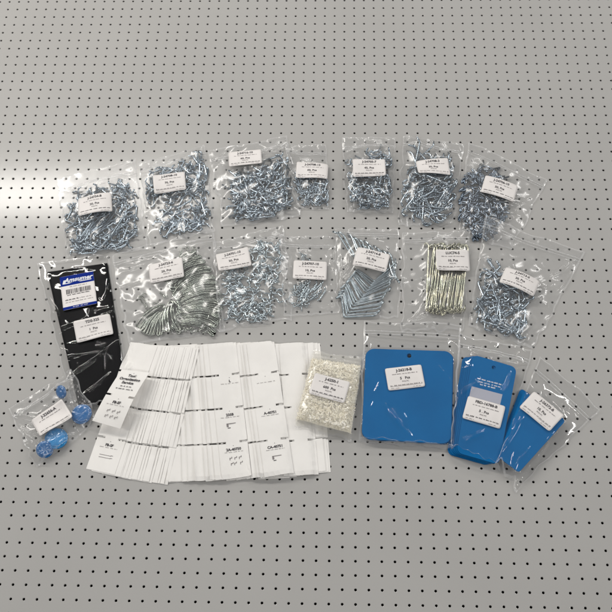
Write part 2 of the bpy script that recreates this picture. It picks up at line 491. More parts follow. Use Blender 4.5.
# ------------------------------------------------------------------ the perforated steel panel
def build_panel():
    cs = [at(0, 0), at(612, 0), at(612, 612), at(0, 612)]
    x0 = int(min(c[0] for c in cs)) - 6; x1 = int(max(c[0] for c in cs)) + 6
    y0 = int(min(c[1] for c in cs) / PY) - 5; y1 = int(max(c[1] for c in cs) / PY) + 5
    th = np.arange(16) * 2 * math.pi / 16
    sq = np.array([(math.cos(t), math.sin(t)) for t in th]); sq = sq / np.max(np.abs(sq), axis=1)[:, None] * 0.5
    rings = [np.c_[sq[:, 0], sq[:, 1] * PY, np.zeros(16)]]
    for r, z in ((0.135, 0.0), (0.118, -0.006), (0.102, -0.03), (0.100, -0.09)):
        rings.append(np.c_[r * np.cos(th), r * np.sin(th), np.full(16, z)])
    cell = np.concatenate(rings); nr = len(rings)
    faces = np.array([[k * 16 + i, k * 16 + (i + 1) % 16, (k + 1) * 16 + (i + 1) % 16, (k + 1) * 16 + i] for k in range(nr - 1) for i in range(16)])
    gx, gy = np.meshgrid(np.arange(x0, x1 + 1), np.arange(y0, y1 + 1))
    off = np.stack([gx.ravel(), gy.ravel() * PY, np.zeros(gx.size)], 1)
    V = (off[:, None, :] + cell[None]).reshape(-1, 3) * S
    F = (np.arange(len(off))[:, None, None] * len(cell) + faces[None]).reshape(-1, 4)
    me = bpy.data.meshes.new('perforated_panel')
    me.vertices.add(len(V)); me.vertices.foreach_set('co', V.ravel())
    me.loops.add(F.size); me.loops.foreach_set('vertex_index', F.ravel().astype(np.int32))
    me.polygons.add(len(F)); me.polygons.foreach_set('loop_start', (np.arange(len(F)) * 4).astype(np.int32))
    me.update(calc_edges=True); me.validate()
    me.polygons.foreach_set('use_smooth', [False] * len(me.polygons))
    me.materials.append(M['panel'])
    o = bpy.data.objects.new('perforated_panel', me); col.objects.link(o); tag(o, 'grey painted steel panel with rows of round holes', None, None, 'structure')
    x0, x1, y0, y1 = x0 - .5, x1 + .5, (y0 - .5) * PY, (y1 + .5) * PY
    b = mesh('shade_sheet', [(x0, y0, -1.2), (x1, y0, -1.2), (x1, y1, -1.2), (x0, y1, -1.2)], [[0, 1, 2, 3]], M['hole_shade'], smooth=False)  # added sheet below the panel, shade painted into its colour
    tag(b, 'near-black sheet standing in for the shade seen through the holes', None, None, 'structure')
build_panel()

# ------------------------------------------------------------------ top row of bags, from the left
rad = math.radians
T = 'zip bags of metal hooks'

P1 = fillet([(-1.75, .42, .1), (-1.6, 0, 0), (1.2, 0, 0), (1.55, .42, 0.1)], .18)
P1b = fillet([(-.6, .3), (-.5, 0), (.55, 0), (.68, .3, .1)], .1)
b, C1 = bag([(57, 180), (135.5, 159), (148, 249), (67, 258)],
    both(heap('long_hook', P1, .085, 'zinc', 44, [(.50, .66, .22, .22, 3)], 'long straight zinc hook lying slantwise in the upper left bag', 'long hooks in the upper left bag', rad(52), .22, roll=.5, cap=.9),
         heap('short_hook', P1b, .078, 'zinc', 150, [(.48, .33, .36, .12, 1.1), (.2, .66, .12, .3, 1.4), (.8, .6, .13, .34, 1.4), (.5, .88, .4, .1, 1.6)], 'short zinc hook tangled around the long hooks in the upper left bag', 'short hooks in the upper left bag', cap=.75, roll=.6, tilt=.16)),
    11, 'clear zip bag of long slanting zinc hooks at the left end of the top row', group=T, zipv=.15, folds=44, ridges=[((96, 178), (133, 160), 0.22, 0.07), ((90, 177), (97, 193), 0.2, 0.07), ((97, 230), (120, 205), 0.15, 0.06)])
put_label(b, at(95.5, 205.5, .9), 9, 'J-24734-B', '20, Pcs', 1, 3.1, 2.05)

P2 = fillet([(-.72, .28, .06), (-.62, 0, 0), (.62, 0, 0), (.78, .3, .08)], .1)
b, C2 = bag([(139, 164), (205, 146), (216, 231), (150, 246)],
    heap('wire_hook', P2 * 1.2, .084, 'zinc', 140, [(.45, .34, .4, .19, 1.1), (.56, .76, .34, .17, 1), (.88, .36, .1, .22, .35)], 'small bent zinc hook in the second top row bag, one of its two clumps', 'hooks in the second top row bag', cap=1.0, tilt=.15, roll=.55),
    12, 'clear zip bag whose small zinc hooks sit in two clumps above and below a crease', group=T, zipv=.1, folds=50, amp=.13, fold_zone=[(.25, .5, .8, .6), (.1, .1, .7, .2)], ridges=[((168, 213), (184, 201), 0.25, 0.09), ((184, 201), (211, 229), 0.25, 0.09), ((172, 216), (178, 235), 0.2, 0.07)])
put_label(b, at(169.5, 182, .9), 9, 'J-24708-10', '70, Pcs', 4, 2.95, 2.1)

P3 = fillet([(-.78, 0, 0), (.58, 0, 0), (.64, .3, .12)], .08)
b, C3 = bag([(208, 152), (287, 136), (301, 216), (224, 227)],
    heap('pin_hook', P3 * 1.25, .088, 'zinc', 180, [(.52, .68, .42, .29, 1), (.8, .33, .12, .1, .06)], 'short zinc pin hook in the broad third bag of the top row', 'pin hooks in the broad top row bag', cap=1.5, tilt=.16, roll=.55),
    13, 'broad clear zip bag heaped wide with short zinc pins, third in the top row', group=T, zipv=.12, folds=36, fold_zone=[(.0, .1, .25, .4), (.75, .05, 1, .4)], ridges=[((208, 168), (224, 150), 0.2, 0.07), ((270, 150), (286, 137), 0.2, 0.07)])
put_label(b, at(245, 156.5, .6), 6, 'J-24716-10', '60. Pcs', 7, 3.1, 1.95)

P4 = fillet([(-.45, .16), (-.4, 0), (.38, 0), (.46, .2, .06)], .07)
b, C4 = bag([(285, 145.5), (326, 145.5), (330.5, 210), (296, 208)],
    heap('small_hook', P4 * 1.2, .072, 'zinc', 105, [(.56, .68, .4, .25, 1)], 'tiny zinc hook in the smallest bag of the top row', 'hooks in the smallest top row bag', cap=.85, tilt=.16, roll=.55),
    14, 'smallest clear zip bag of the top row, a curled label over tiny hooks', group=T, zipv=.13, folds=26, amp=.08)
put_label(b, at(312, 169, .75), -2, 'J-24708-15', '50, Pcs', 10, 2.95, 2.0, stiff=3)

P5 = [(x, y) for x, y in arc(0, 0, .34, -120, 60, 8)]; P5 = fillet(P5 + [(-.05, 1.15)], .1, 2)
b, C5 = bag([(342, 138), (395.5, 138), (393, 213), (346.5, 212)],
    heap('curved_hook', P5 * 1.2, .082, 'zinc', 115, [(.5, .7, .42, .25, 1), (.5, .35, .42, .12, .25)], 'small curved zinc hook in the squarely laid bag with a smooth clear header', 'curved hooks in the squarely laid top row bag', cap=.9, tilt=.2, roll=.55),
    15, 'clear zip bag of small curved hooks lying straight, fifth in the top row', group=T, zipv=.13, folds=32)
put_label(b, at(369, 170, .7), 1, 'J-24705-7', '45, Pcs', 13, 3.0, 1.95, stiff=3)

P6 = fillet(list(arc(-1.0, -.36, .36, 250, 90, 8)) + [(-.2, 0), (.9, .05), (1.2, .4)], .15, 3)
b, C6 = bag([(403, 136), (464, 145), (453, 224), (398.5, 226)],
    heap('round_ended_hook', P6 * 1.12, .086, 'zinc', 95, [(.5, .66, .42, .3, 1), (.5, .30, .25, .06, .09)], 'zinc hook with a rounded end in the bag near the right of the top row', 'round ended hooks in the top row', rad(35), .55, cap=1.0, tilt=.12, roll=.4),
    16, 'clear zip bag of round ended zinc hooks, second from the right in the top row', group=T, zipv=.1, folds=38)
put_label(b, at(433, 168, .8), 5, 'J-24708-3', '30, Pcs', 16, 3.0, 1.9, stiff=4)

P7 = fillet(list(arc(0, .46, .46, 200, 400, 10)) + [(.1, -.5)], .1, 2)
b, C7 = bag([(468, 142), (547, 180), (511, 250), (459, 232)],
    heap('ring_hook', P7 * 1.25, .085, 'dark_zinc', 110, [(.33, .62, .31, .36, 1), (.3, .3, .24, .1, .12)], 'dark curled hook in the tilted bag at the right end of the top row', 'curled hooks in the right end top row bag', cap=1.45, tilt=.12, roll=.35),
    17, 'tilted clear zip bag of dark curled hooks at the right end of the top row', group=T, zipv=.1, folds=40, fold_zone=[(.6, .3, 1, .8)])
put_label(b, at(500, 186, 1.0), -17, 'J-24706-10', '50, Pcs', 19, 3.1, 1.95)

# ------------------------------------------------------------------ second row
P9 = fillet([(-.55, .28), (-.38, -.08), (.02, .08), (.34, -.12), (.52, .24, .12)], .12)
def fans(C, r):
    lab = 'long curved steel loop fanned out in the left bag of the second row'
    gp = 'steel loops fanned in the second row'
    path = fillet([(.25, -.62, .1), (-.02, -.42, .05), (.0, -.1, 0), (.5, .16, 0), (1.4, .36, .08), (2.4, .36, .12), (3.3, .08, .1), (3.75, -.3, .1), (3.85, -.42, .2), (3.72, -.5, .2), (3.2, -.1, .12), (2.35, .2, .14), (1.4, .21, .1), (.6, .05, .05)], .16, 3)
    me = proto('long_loop', path, .07, 'steel')
    N = 38
    for k in range(N):
        t = k / (N - 1)
        a = rad(52 - 58 * t + r.normal() * 1.5)
        p = at(163 + 14 * math.sin(t * 2.6), 277 + 46 * t, .4) + r.normal(size=2) * .06
        drop('long_loop', me, path, .07, p[0], p[1], a, r.normal() * .03, r.normal() * .05 + .05, lab, 'hook', gp, .55, cap=1.5)
    path2 = fillet([(.3, .42, .1), (.02, .3, .05), (.0, 0, 0), (.9, -.1, .05), (1.9, .12, .1), (2.75, .55, .1), (2.95, .62, .1), (2.9, .85, .1), (2.6, .78, .1), (1.8, .36, .12), (.9, .12, .1), (.3, .1, .05)], .2, 4)
    me2 = proto('hanging_loop', path2, .078, 'steel')
    for k in range(17):
        t = k / 16
        a = rad(-152 + 74 * t + r.normal() * 5)
        p = at(163 + 9 * t, 302 + 3 * math.sin(t * 6), .5)
        drop('hanging_loop', me2, path2, .08, p[0], p[1], a, r.normal() * .04, r.normal() * .1, 'bent steel loop hanging to the lower left in the left bag of the second row', 'hook', 'loops at the lower left of the fan', .5, cap=1.5)
b, C8 = bag([(112, 256), (214, 230), (226, 331), (129, 345)],
    both(fans, heap('wire_hook', P9 * .8, .05, 'steel', 40, [(.75, .9, .2, .08, 1), (.72, .24, .1, .1, 1), (.3, .6, .15, .1, .5)], 'little steel hook loose around the fanned loops', 'little hooks around the fanned loops', cap=.4)),
    18, 'large clear zip bag of steel loops spread like a fan, left of the second row', group=T, zipv=.09, folds=30, amp=.11, fold_zone=[(.03, .08, .3, .3), (.5, .02, .9, .14)], ridges=[((120, 270), (146, 262), 0.25, 0.09), ((118, 285), (140, 280), 0.2, 0.08), ((185, 243), (212, 233), 0.2, 0.07)])
put_label(b, at(165.5, 267.5, .9), 10, 'J-24723-6', '20, Pcs', 22, 3.05, 2.0)

b, C9 = bag([(213, 243), (284, 226), (293, 319), (220, 331)],
    heap('zigzag_hook', P9 * 1.15, .068, 'pale_zinc', 140, [(.46, .64, .4, .3, 1.3), (.72, .28, .2, .14, .3)], 'thin pale zigzag hook in the second row bag beside the fanned loops', 'zigzag hooks in the second row', cap=.7, tilt=.15, roll=.5),
    19, 'clear zip bag of thin pale zigzag hooks, right of the fanned loops', group=T, zipv=.1, folds=50, amp=.12)
put_label(b, at(233.5, 259, .6), 13, 'J-24701-10', '20, Pcs', 25, 2.95, 2.0)

P10 = fillet([(-.75, .12), (-.62, 0), (.5, 0), (.62, .26, .1)], .1)
b, C10 = bag([(280, 237), (336, 237), (339, 313), (284, 317)],
    both(heap('slim_hook', P10, .065, 'pale_zinc', 22, [(.50, .72, .22, .13, 1)], 'slim hook lying side by side under the label of the nearly empty bag', 'slim hooks in the nearly empty bag', rad(52), .18, cap=.5, roll=.3, tilt=.05),
         heap('zigzag_hook', P9, .042, 'pale_zinc', 16, [(.26, .74, .2, .18, 1), (.42, .28, .1, .04, .2)], 'zigzag hook at the left side of the nearly empty bag', 'zigzag hooks in the nearly empty bag', cap=.4, roll=.3)),
    20, 'nearly empty clear zip bag with only a few slim hooks below its label', group=T, zipv=.12, folds=34, amp=.10, fold_zone=[(.75, .2, 1, .9)], ridges=[((330, 262), (337, 240), 0.2, 0.06), ((318, 305), (339, 300), 0.2, 0.06)])
put_label(b, at(310, 270, .35), -1, 'J-24707-10', '10, Pcs', 28, 2.95, 1.95, stiff=10)

def chevrons(C, r):
    lab = 'thick right-angled zinc hook nested with others in the middle bag of the second row'
    gp = 'angled hooks nested in the second row'
    path = fillet([(-.75, 1.75, .05), (-.3, 1.95, .1), (-.22, 1.6, .05), (0, 0, 0), (2.6, .12, .12), (2.9, .4, .1)], .16, 4)
    me = proto('angled_hook', path, .088, 'pale_zinc')
    for k in range(17):
        t = k / 16
        p = at(375 - 31 * t, 279 + 35 * t, .5)
        drop('angled_hook', me, path, .088, p[0] + r.normal() * .05, p[1] + r.normal() * .05, rad(42 - 41 * t ** .8 + r.normal() * 2), 0, r.normal() * .06, lab, 'hook', gp, .5, cap=1.15)
    path2 = fillet([(-1.0, 2.55, .05), (-.6, 2.2, .1), (0, 0, 0), (.35, -.6, .1)], .16, 4)
    me2 = proto('upright_hook', path2, .085, 'pale_zinc')
    for k in range(13):
        t = k / 12
        p = at(351 + 45 * t, 251 + 24 * t, .5)
        drop('upright_hook', me2, path2, .085, p[0], p[1], rad(10 + 4 * r.normal() - 12 * t), 0, r.normal() * .1, 'zinc hook standing up behind the label in the middle bag of the second row', 'hook', 'upright hook ends behind the label', .5, cap=.9)
b, C11 = bag([(335, 229), (399, 230), (399, 318), (342, 317)], chevrons,
    21, 'clear zip bag of thick angled hooks nested like chevrons, middle of the second row', group=T, zipv=.06, folds=34, amp=.11, fold_zone=[(.0, .1, .2, .9)], ridges=[((352, 262), (333, 288), 0.22, 0.07), ((336, 268), (352, 262), 0.2, 0.06)])
put_label(b, at(371.5, 257, .95), -13, 'J-24714-8', '20, Pcs', 31, 3.0, 1.95)

def rods(C, r):
    lab = 'long thin brassy rod with hooked ends in the bag right of the angled hooks'
    gp = 'brassy rods in the second row'
    path = fillet([(-.42, 3.1, .1), (-.2, 3.45, .12), (.05, 3.2, .05), (0, -3.0, 0), (.12, -3.4, .05), (.45, -3.3, .1), (.4, -2.9, .1)], .14, 4)
    me = proto('long_rod', path, .068, 'gold')
    for k in range(36):
        t = (k + r.random() * .5) / 36
        p = at(429 + 36 * t + r.normal() * .8, 277 + r.normal() * 1.5, .4)
        drop('long_rod', me, path, .06, p[0], p[1], rad(-7 - 4 * t + r.normal() * 2.2), r.normal() * .5, r.normal() * .015, lab, 'hook', gp, .5, cap=.95)
b, C12 = bag([(402, 233), (470, 232), (464, 330), (402, 331)], rods,
    22, 'clear zip bag of long brassy rods, between the angled hooks and the tilted right bag', group=T, zipv=.08, folds=44, amp=.12, fold_zone=[(.0, .75, .4, .98), (.35, .3, .8, .6)], ridges=[((434, 246), (441, 274), 0.22, 0.08), ((441, 274), (453, 297), 0.25, 0.08), ((447, 272), (453, 297), 0.22, 0.07), ((408, 318), (430, 312), 0.25, 0.09), ((459, 300), (454, 318), 0.2, 0.07)])
put_label(b, at(453, 258.5, .85), 1, 'LUC74-5', '10, Pcs', 34, 2.95, 2.0)

P13 = fillet([(-.95, .1, .05), (-.8, 0, 0), (.62, 0, 0), (.72, .5, .15)], .12)
b, C13 = bag([(484, 220), (585, 252), (533, 349), (468, 326)],
    heap('stout_hook', P13 * 1.22, .10, 'zinc', 78, [(.42, .74, .33, .22, 1.2), (.26, .5, .16, .1, .16)], 'stout bright hook with a bent tip in the tilted right bag of second row', 'stout hooks in the right second row bag', rad(75), .75, cap=1.4, tilt=.15, roll=.5),
    23, 'tilted zip bag with wide empty header and stout hooks, right end of second row', group=T, zipv=.08, folds=40, amp=.10, fold_zone=[(.7, .25, 1, .6)], ridges=[((546, 276), (577, 256), 0.25, 0.08), ((560, 290), (575, 262), 0.2, 0.07), ((540, 285), (556, 282), 0.2, 0.06)])
put_label(b, at(520, 280, .95), -24, 'J-24713-5', '30. Pcs', 37, 3.15, 1.9)

# ------------------------------------------------------------------ black mat in its bag
def slab(name, corners, z0, th, mat, nx=20, ny=20, rounded=.35, parent=None, hole=None, wave=0.0, seed=0, drape=True):
    """a flat plate with rounded corners, resting at z0 over what lies below"""
    C = np.array([at(*p, z0 + th) for p in corners]) if np.abs(np.array(corners)).max() > 60 else np.array(corners)
    W = np.linalg.norm(C[1] - C[0]); Ht = np.linalg.norm(C[3] - C[0])
    def corner(cu, cv, a0):
        return [(cu + rounded / W * math.cos(rad(a0 + 90 * k / 6)), cv + rounded / Ht * math.sin(rad(a0 + 90 * k / 6))) for k in range(7)]
    rw, rh = rounded / W, rounded / Ht
    out = corner(1 - rw, 1 - rh, 0) + corner(rw, 1 - rh, 90) + corner(rw, rh, 180) + corner(1 - rw, rh, 270)
    ho = []
    if hole is not None:
        hu, hv, hr = hole
        ho = [(hu + hr / W * math.cos(2 * math.pi * k / 20), hv + hr / Ht * math.sin(2 * math.pi * k / 20)) for k in range(20)]
    import bmesh
    from mathutils.geometry import delaunay_2d_cdt
    pts = [Vector(p) for p in out + ho]
    edges = [(i, (i + 1) % len(out)) for i in range(len(out))]
    edges += [(len(out) + i, len(out) + (i + 1) % len(ho)) for i in range(len(ho))]
    res = delaunay_2d_cdt(pts, edges, [], 1, 1e-6)
    vs = [tuple(v) for v in res[0]]; fs = []
    for f in res[2]:
        c = sum((np.array(vs[i]) for i in f), np.zeros(2)) / len(f)
        if hole is not None and math.hypot((c[0] - hole[0]) * W, (c[1] - hole[1]) * Ht) < hole[2] * .9: continue
        fs.append(list(f))
    P = bilin(C, [v[0] for v in vs], [v[1] for v in vs])
    # orient upward
    n = len(vs); V = []; F = []
    bev = min(.03, th * .3)
    for i in range(n): V.append((P[i][0], P[i][1], z0 + th))
    for i in range(n): V.append((P[i][0], P[i][1], z0))
    for f in fs:
        a, b_, c = (P[f[0]], P[f[1]], P[f[2]])
        up = (b_[0] - a[0]) * (c[1] - a[1]) - (b_[1] - a[1]) * (c[0] - a[0]) > 0
        g = f if up else f[::-1]
        F.append(g); F.append([n + i for i in g[::-1]])
    bd = {}
    for f in fs:
        for a, b_ in zip(f, f[1:] + f[:1]): bd[frozenset((a, b_))] = bd.get(frozenset((a, b_)), 0) + 1
    for f in fs:
        for a, b_ in zip(f, f[1:] + f[:1]):
            if bd[frozenset((a, b_))] == 1: F.append([a, b_, n + b_, n + a])
    o = mesh(name, V, F, M[mat], parent, False)
    gu, gv = np.meshgrid(np.linspace(.01, .99, 120), np.linspace(.01, .99, 140))
    Q = bilin(C, gu, gv); hput(Q[..., 0], Q[..., 1], np.full(gu.shape, z0 + th))
    return o

def black_fill(C, r):
    # the folded vinyl mat: a soft slab whose top sags and rumples
    K = np.array([at(*p, .3) for p in ((47, 271), (107, 262), (128, 398), (79, 408))])
    n, m = 40, 70
    U, V = np.meshgrid(np.linspace(0, 1, n + 1), np.linspace(0, 1, m + 1))
    P = bilin(K, U, V)
    z = .42 + .10 * np.sin(np.pi * U) * np.sin(np.pi * V)
    for k in range(16):
        fx, fy = r.uniform(-1.5, 1.5, 2); z += .012 * np.sin(2 * np.pi * (fx * U + fy * V * 2 + r.random()))
    e = np.minimum(np.minimum(U, 1 - U) * 5.5, np.minimum(V, 1 - V) * 11)
    z = np.where(e < .18, z - (.18 - np.minimum(e, .18)) * .9, z)
    N1 = n + 1; top = np.c_[P.reshape(-1, 2), z.ravel()]; bot = np.c_[P.reshape(-1, 2), np.full(z.size, .06)]
    F = []
    for j in range(m):
        for i in range(n):
            a = j * N1 + i; F.append([a, a + N1, a + N1 + 1, a + 1]); F.append([len(top) + q for q in (a, a + 1, a + N1 + 1, a + N1)])
    ring = [i for i in range(n)] + [j * N1 + n for j in range(m)] + [m * N1 + i for i in range(n, 0, -1)] + [j * N1 for j in range(m, 0, -1)]
    for a, b_ in zip(ring, ring[1:] + ring[:1]): F.append([a, b_, len(top) + b_, len(top) + a])
    o = mesh('vinyl_mat', np.r_[top, bot], F, M['black'])
    tag(o, 'folded black vinyl mat inside the tall bag at the left', 'mat')
    hput(P[..., 0], P[..., 1], z)
M['black_film'] = film_mat('taut_clear_polythene', 0.001, rough=0.06, gain=.75, bump=0.12, bscale=25)
M['gloss_film'] = film_mat('taut_polythene', 0.008, rough=0.065, gain=.95, bump=0.12, bscale=25)
b, CB = bag([(37, 263), (109, 256), (131, 399), (74, 411)], black_fill, 31,
    'tall clear bag around a black vinyl mat with a blue and white header label', zipv=0, n=120, folds=44, amp=.17, film='black_film', contact=.03, rumple=.004, ridges=[((64, 381), (122, 338), 0.3, 0.1), ((48, 333), (92, 317), 0.3, 0.1), ((56, 345), (68, 352), 0.3, 0.1), ((60, 358), (100, 352), 0.25, 0.1), ((104, 301), (109, 278), 0.28, 0.1), ((50, 300), (62, 316), 0.25, 0.09), ((82, 395), (112, 372), 0.25, 0.1)])
Pt = Patch(at(78.2, 289.8, .65), 13.5, 2.95, 3.45, .05, 8)
V_, F_ = Pt.sheet(corner=.05)
hl = mesh('header_label', V_, F_, M['paper'], b); hl['label'] = 'blue and white printed header label with a barcode'
pr = Print()
pr.bar(-1.475, 1.475, .72, 1.70, 0); pr.bar(-1.475, 1.475, -1.70, -1.42, 0)
V_ = []
pr2 = Print()
pr2.text('Amsumer', .08, 1.22, .62, .02, 2, .35)
pr2.bar(-1.25, 1.2, .90, .98, 2, .1); pr2.bar(-1.3, -1.05, .92, 1.3, 2, .12)
pr2.fine(-.6, .7, -1.6, .07, 91, 2)
pr2.fine(-.7, .8, .5, .07, 92, 1)
rr = random.Random(5); x = -1.05
while x < 1.1:
    w_ = rr.choice((.03, .05, .08)); pr2.bar(x, x + w_, -.18, .30, 3); x += w_ + rr.choice((.03, .045, .07))
pr2.fine(-1.0, 1.0, -.34, .09, 93, 3)
pr2.fine(-1.2, .1, -.82, .11, 94, 3); pr2.fine(.2, 1.1, -.80, .07, 95, 1); pr2.fine(-1.2, 1.2, -1.05, .06, 96, 1)
# dense grid for the blue bands so they follow the paper
def band(y0, y1):
    X, Y = np.meshgrid(np.linspace(-1.47, 1.47, 19), np.linspace(y0, y1, 7))
    Vb = np.stack([X, Y], -1).reshape(-1, 2); Fb = [[j * 19 + i, j * 19 + i + 1, (j + 1) * 19 + i + 1, (j + 1) * 19 + i] for j in range(6) for i in range(18)]
    return Vb, Fb
pb = Print()
for y0, y1 in ((.70, 1.715), (-1.715, -1.44)): pb.add(*band(y0, y1))
mesh('printed_band', Pt.map(pb.V, .007), pb.F, M['tag_blue'], hl)
mesh('lettering', Pt.map(pr2.V, .018), pr2.F, [M['ink'], M['fine_ink'], M['white_ink'], M['ink']], hl, False, pr2.I)
put_label(b, at(93.5, 328, .65), 16, 'TDS-325', '1  Pcs', 40, 3.15, 2.05, lift=.05, stiff=9)

# ------------------------------------------------------------------ the fanned white card strips
CARD_GROUP = 'fanned white card strips'
def strip(tl, tr, br, bl, label, group=None, prints=(), t=.03, curl=0.0, nrows=4, lift=None, seed=0, slots=.27, edge_curl=(0, 0), flop=1.0):
    """a strip of perforated cards; slots between the cards run in from both long sides"""
    r = np.random.default_rng(seed)
    C = np.array([tl, tr, br, bl], float)
    W = np.linalg.norm(C[1] - C[0]); Ht = np.linalg.norm(C[3] - C[0])
    us = np.unique(np.r_[np.linspace(0, 1, 17), [slots, 1 - slots]])
    g = .088 / Ht
    vs = []
    for k in range(nrows):
        a = k / nrows + (g if k else 0); b_ = (k + 1) / nrows - (g if k < nrows - 1 else 0)
        vs += list(np.linspace(a, b_, 9))
    vs = np.array(vs); slotrow = [9 * k - 1 for k in range(1, nrows)]
    U, V = np.meshgrid(us, vs); P = bilin(C, U, V)
    G = blur(dilate(H, 1), 7)
    if lift is None:
        z = hget(P[..., 0], P[..., 1], G) + t
    else:
        z = np.maximum(lift(U, V), hget(P[..., 0], P[..., 1], G) + t * .5)
    z = z + edge_curl[0] * np.clip(1 - U / .14, 0, 1) ** 2 * (.6 + .4 * np.sin(9 * V + seed)) + edge_curl[1] * np.clip((U - .86) / .14, 0, 1) ** 2 + curl * (.5 + .5 * np.cos(2 * np.pi * V * nrows)) * .5 + flop * (.006 * r.normal() + .09 * np.maximum(0, U - .8) * r.random())
    nu, nv = len(us), len(vs); F = []
    for j in range(nv - 1):
        for i in range(nu - 1):
            if j in slotrow and (us[i + 1] <= slots + 1e-6 or us[i] >= 1 - slots - 1e-6): continue
            a = j * nu + i; F.append([a, a + nu, a + nu + 1, a + 1])
    Vt = np.c_[P.reshape(-1, 2), z.ravel()]; Vb = Vt.copy(); Vb[:, 2] -= t * .75
    n = len(Vt); ed = {}
    for f in F:
        for a, b_ in zip(f, f[1:] + f[:1]): ed[(a, b_)] = 1
    S_ = [[b_, a, n + a, n + b_] for (a, b_) in ed if (b_, a) not in ed]
    o = mesh('card_strip', np.r_[Vt, Vb], F + [[n + q for q in f[::-1]] for f in F] + S_, M['card'], None, False)
    tag(o, label, 'card', group)
    gu, gv = np.meshgrid(np.linspace(0, 1, 70), np.linspace(0, 1, 200))
    ii = np.clip(np.searchsorted(us, gu) - 1, 0, nu - 2); jj = np.clip(np.searchsorted(vs, gv) - 1, 0, nv - 2)
    zz = np.maximum.reduce([z[jj, ii], z[jj + 1, ii], z[jj, ii + 1]])
    Q = bilin(C, gu, gv); inslot = np.isin(jj, slotrow) & ((gu < slots) | (gu > 1 - slots))
    hput(Q[..., 0][~inslot], Q[..., 1][~inslot], zz[~inslot])
    def surf(x, y):      # x: -W/2..W/2, y: 0..-Ht
        u_ = np.clip(x / W + .5, 0, .9999); v_ = np.clip(-y / Ht, 0, .9999)
        i = np.clip(np.searchsorted(us, u_) - 1, 0, nu - 2); j = np.clip(np.searchsorted(vs, v_) - 1, 0, nv - 2)
        return bilin(C, u_, v_), np.maximum.reduce([z[j, i], z[j + 1, i], z[j, i + 1], z[j + 1, i + 1]])
    for f in prints:
        pr = Print(); f(pr, W, Ht)
        Vp = np.array(pr.V); p2, zz = surf(Vp[:, 0], Vp[:, 1])
        mesh('lettering', np.c_[p2, zz + .014], pr.F, [M['ink'], M['fine_ink']], o, False, pr.I)
    return o

def card_text(row, head, dx=0.0, art=True, seed=0, nrows=4, size=.3, art_kind=0):
    def f(pr, W, Ht):
        y = -Ht * row / nrows
        pr.text('.', dx, y - .22, .3, .01)
        pr.text(head, dx, y - .62, size, .012)
        pr.fine(dx - .75, dx + .75, y - .86, .05, seed)
        if art:
            r = random.Random(seed)
            if art_kind == 0:
                for q in range(6):
                    cx, cy = dx - .4 + .4 * (q % 3) + r.uniform(-.08, .08), y - 1.35 - .45 * (q // 3)
                    pr.bar(cx, cx + .2, cy, cy + .05, 1); pr.bar(cx, cx + .05, cy - .14, cy, 1)
                    pr.bar(cx + .17, cx + .21, cy + .03, cy + .13, 0)
            elif art_kind == 1:
                for q in range(2): pr.bar(dx - .55, dx + .45, y - 1.5 - .22 * q, y - 1.46 - .22 * q, 1); pr.bar(dx + .4, dx + .6, y - 1.46 - .22 * q, y - 1.42 - .22 * q, 1)
            else:
                pr.bar(dx - .35, dx + .4, y - 1.42, y - 1.36, 1); pr.bar(dx - .35, dx - .2, y - 1.66, y - 1.42, 1); pr.bar(dx - .28, dx - .05, y - 1.78, y - 1.72, 0)
    return f

def fan(n, t0, t1, b0, b1, w, ytop, ybot, labels, order, prints=None, t=.03, left_up=False):
    """n strips whose right (or left) edges step from (t0,b0) to (t1,b1), laid down in the given order (pixels on the panel)"""
    for q in range(n):
        k = order(q, n); s = (k + (rng.normal() * .45 if 0 < k < n - 1 else 0)) / max(1, n - 1)
        xt, xb = t0 + (t1 - t0) * s, b0 + (b1 - b0) * s
        jt, jb = rng.normal() * .5, rng.normal() * .5
        tl = at(xt, ytop(xt) + jt * .5, .4); bl = at(xb, ybot(xb) + jb, .4)
        d = (bl - tl) / np.linalg.norm(bl - tl); nrm = np.array([-d[1], d[0]])
        if nrm[0] < 0: nrm = -nrm
        tr = tl + nrm * w; br = bl + nrm * w
        top = q == n - 1
        strip(tl, tr, br, bl, labels[1] if top else labels[0], CARD_GROUP if top is False else None, prints(k, n) if prints else (), seed=1000 + int(xb) * 7 + q, t=t, slots=.27 if top else .46, flop=1.0 if left_up else .12, edge_curl=(abs(rng.normal()) * .09, 0) if left_up and not top else (0, 0))

yt = lambda x: np.interp(x, [120, 150, 185, 215, 260, 300, 330], [339, 342.5, 345, 344, 343.5, 342.5, 343])
yb = lambda x: np.interp(x, [80, 100, 130, 165, 210, 260, 300, 330], [466, 471, 477, 480.5, 480, 477, 474, 470])
# right-hand stub, then each fan overlaps the one to its right
fan(4, 287, 294, 298, 303, 2.2, yt, lambda x: 472, ('plain white card strip at the right end of the fan, under the pellet bag', 'white card strip at the far right end of the fan, below the pellet bag'), lambda q, n: n - 1 - q,
    lambda k, n: [lambda pr, W, Ht: [pr.bar(-.2, -.1, -Ht * f - .1, -Ht * f, 0) for f in (.8, .84, .9)]] if k == 0 else ())
fan(11, 256, 279, 258, 289, 2.35, yt, yb, ('plain white card strip showing as a sliver in the fourth part of the fan', 'blank white card strip on top of the fan just left of the pellet bag'), lambda q, n: q, None, .032, True)
fan(11, 212, 246.5, 226, 264.5, 2.35, yt, yb, ('plain white card strip showing as a sliver in the third part of the fan', 'white card strip printed CA-40751 on its lowest card, right of the 2A-40750 strip'), lambda q, n: q,
    lambda k, n: [card_text(3, 'CA-40751', seed=5, art_kind=2), card_text(2, 'A-40751', seed=6, art=False), card_text(1, '', seed=8, art=False)] if k == n - 1 else (), .034, True)
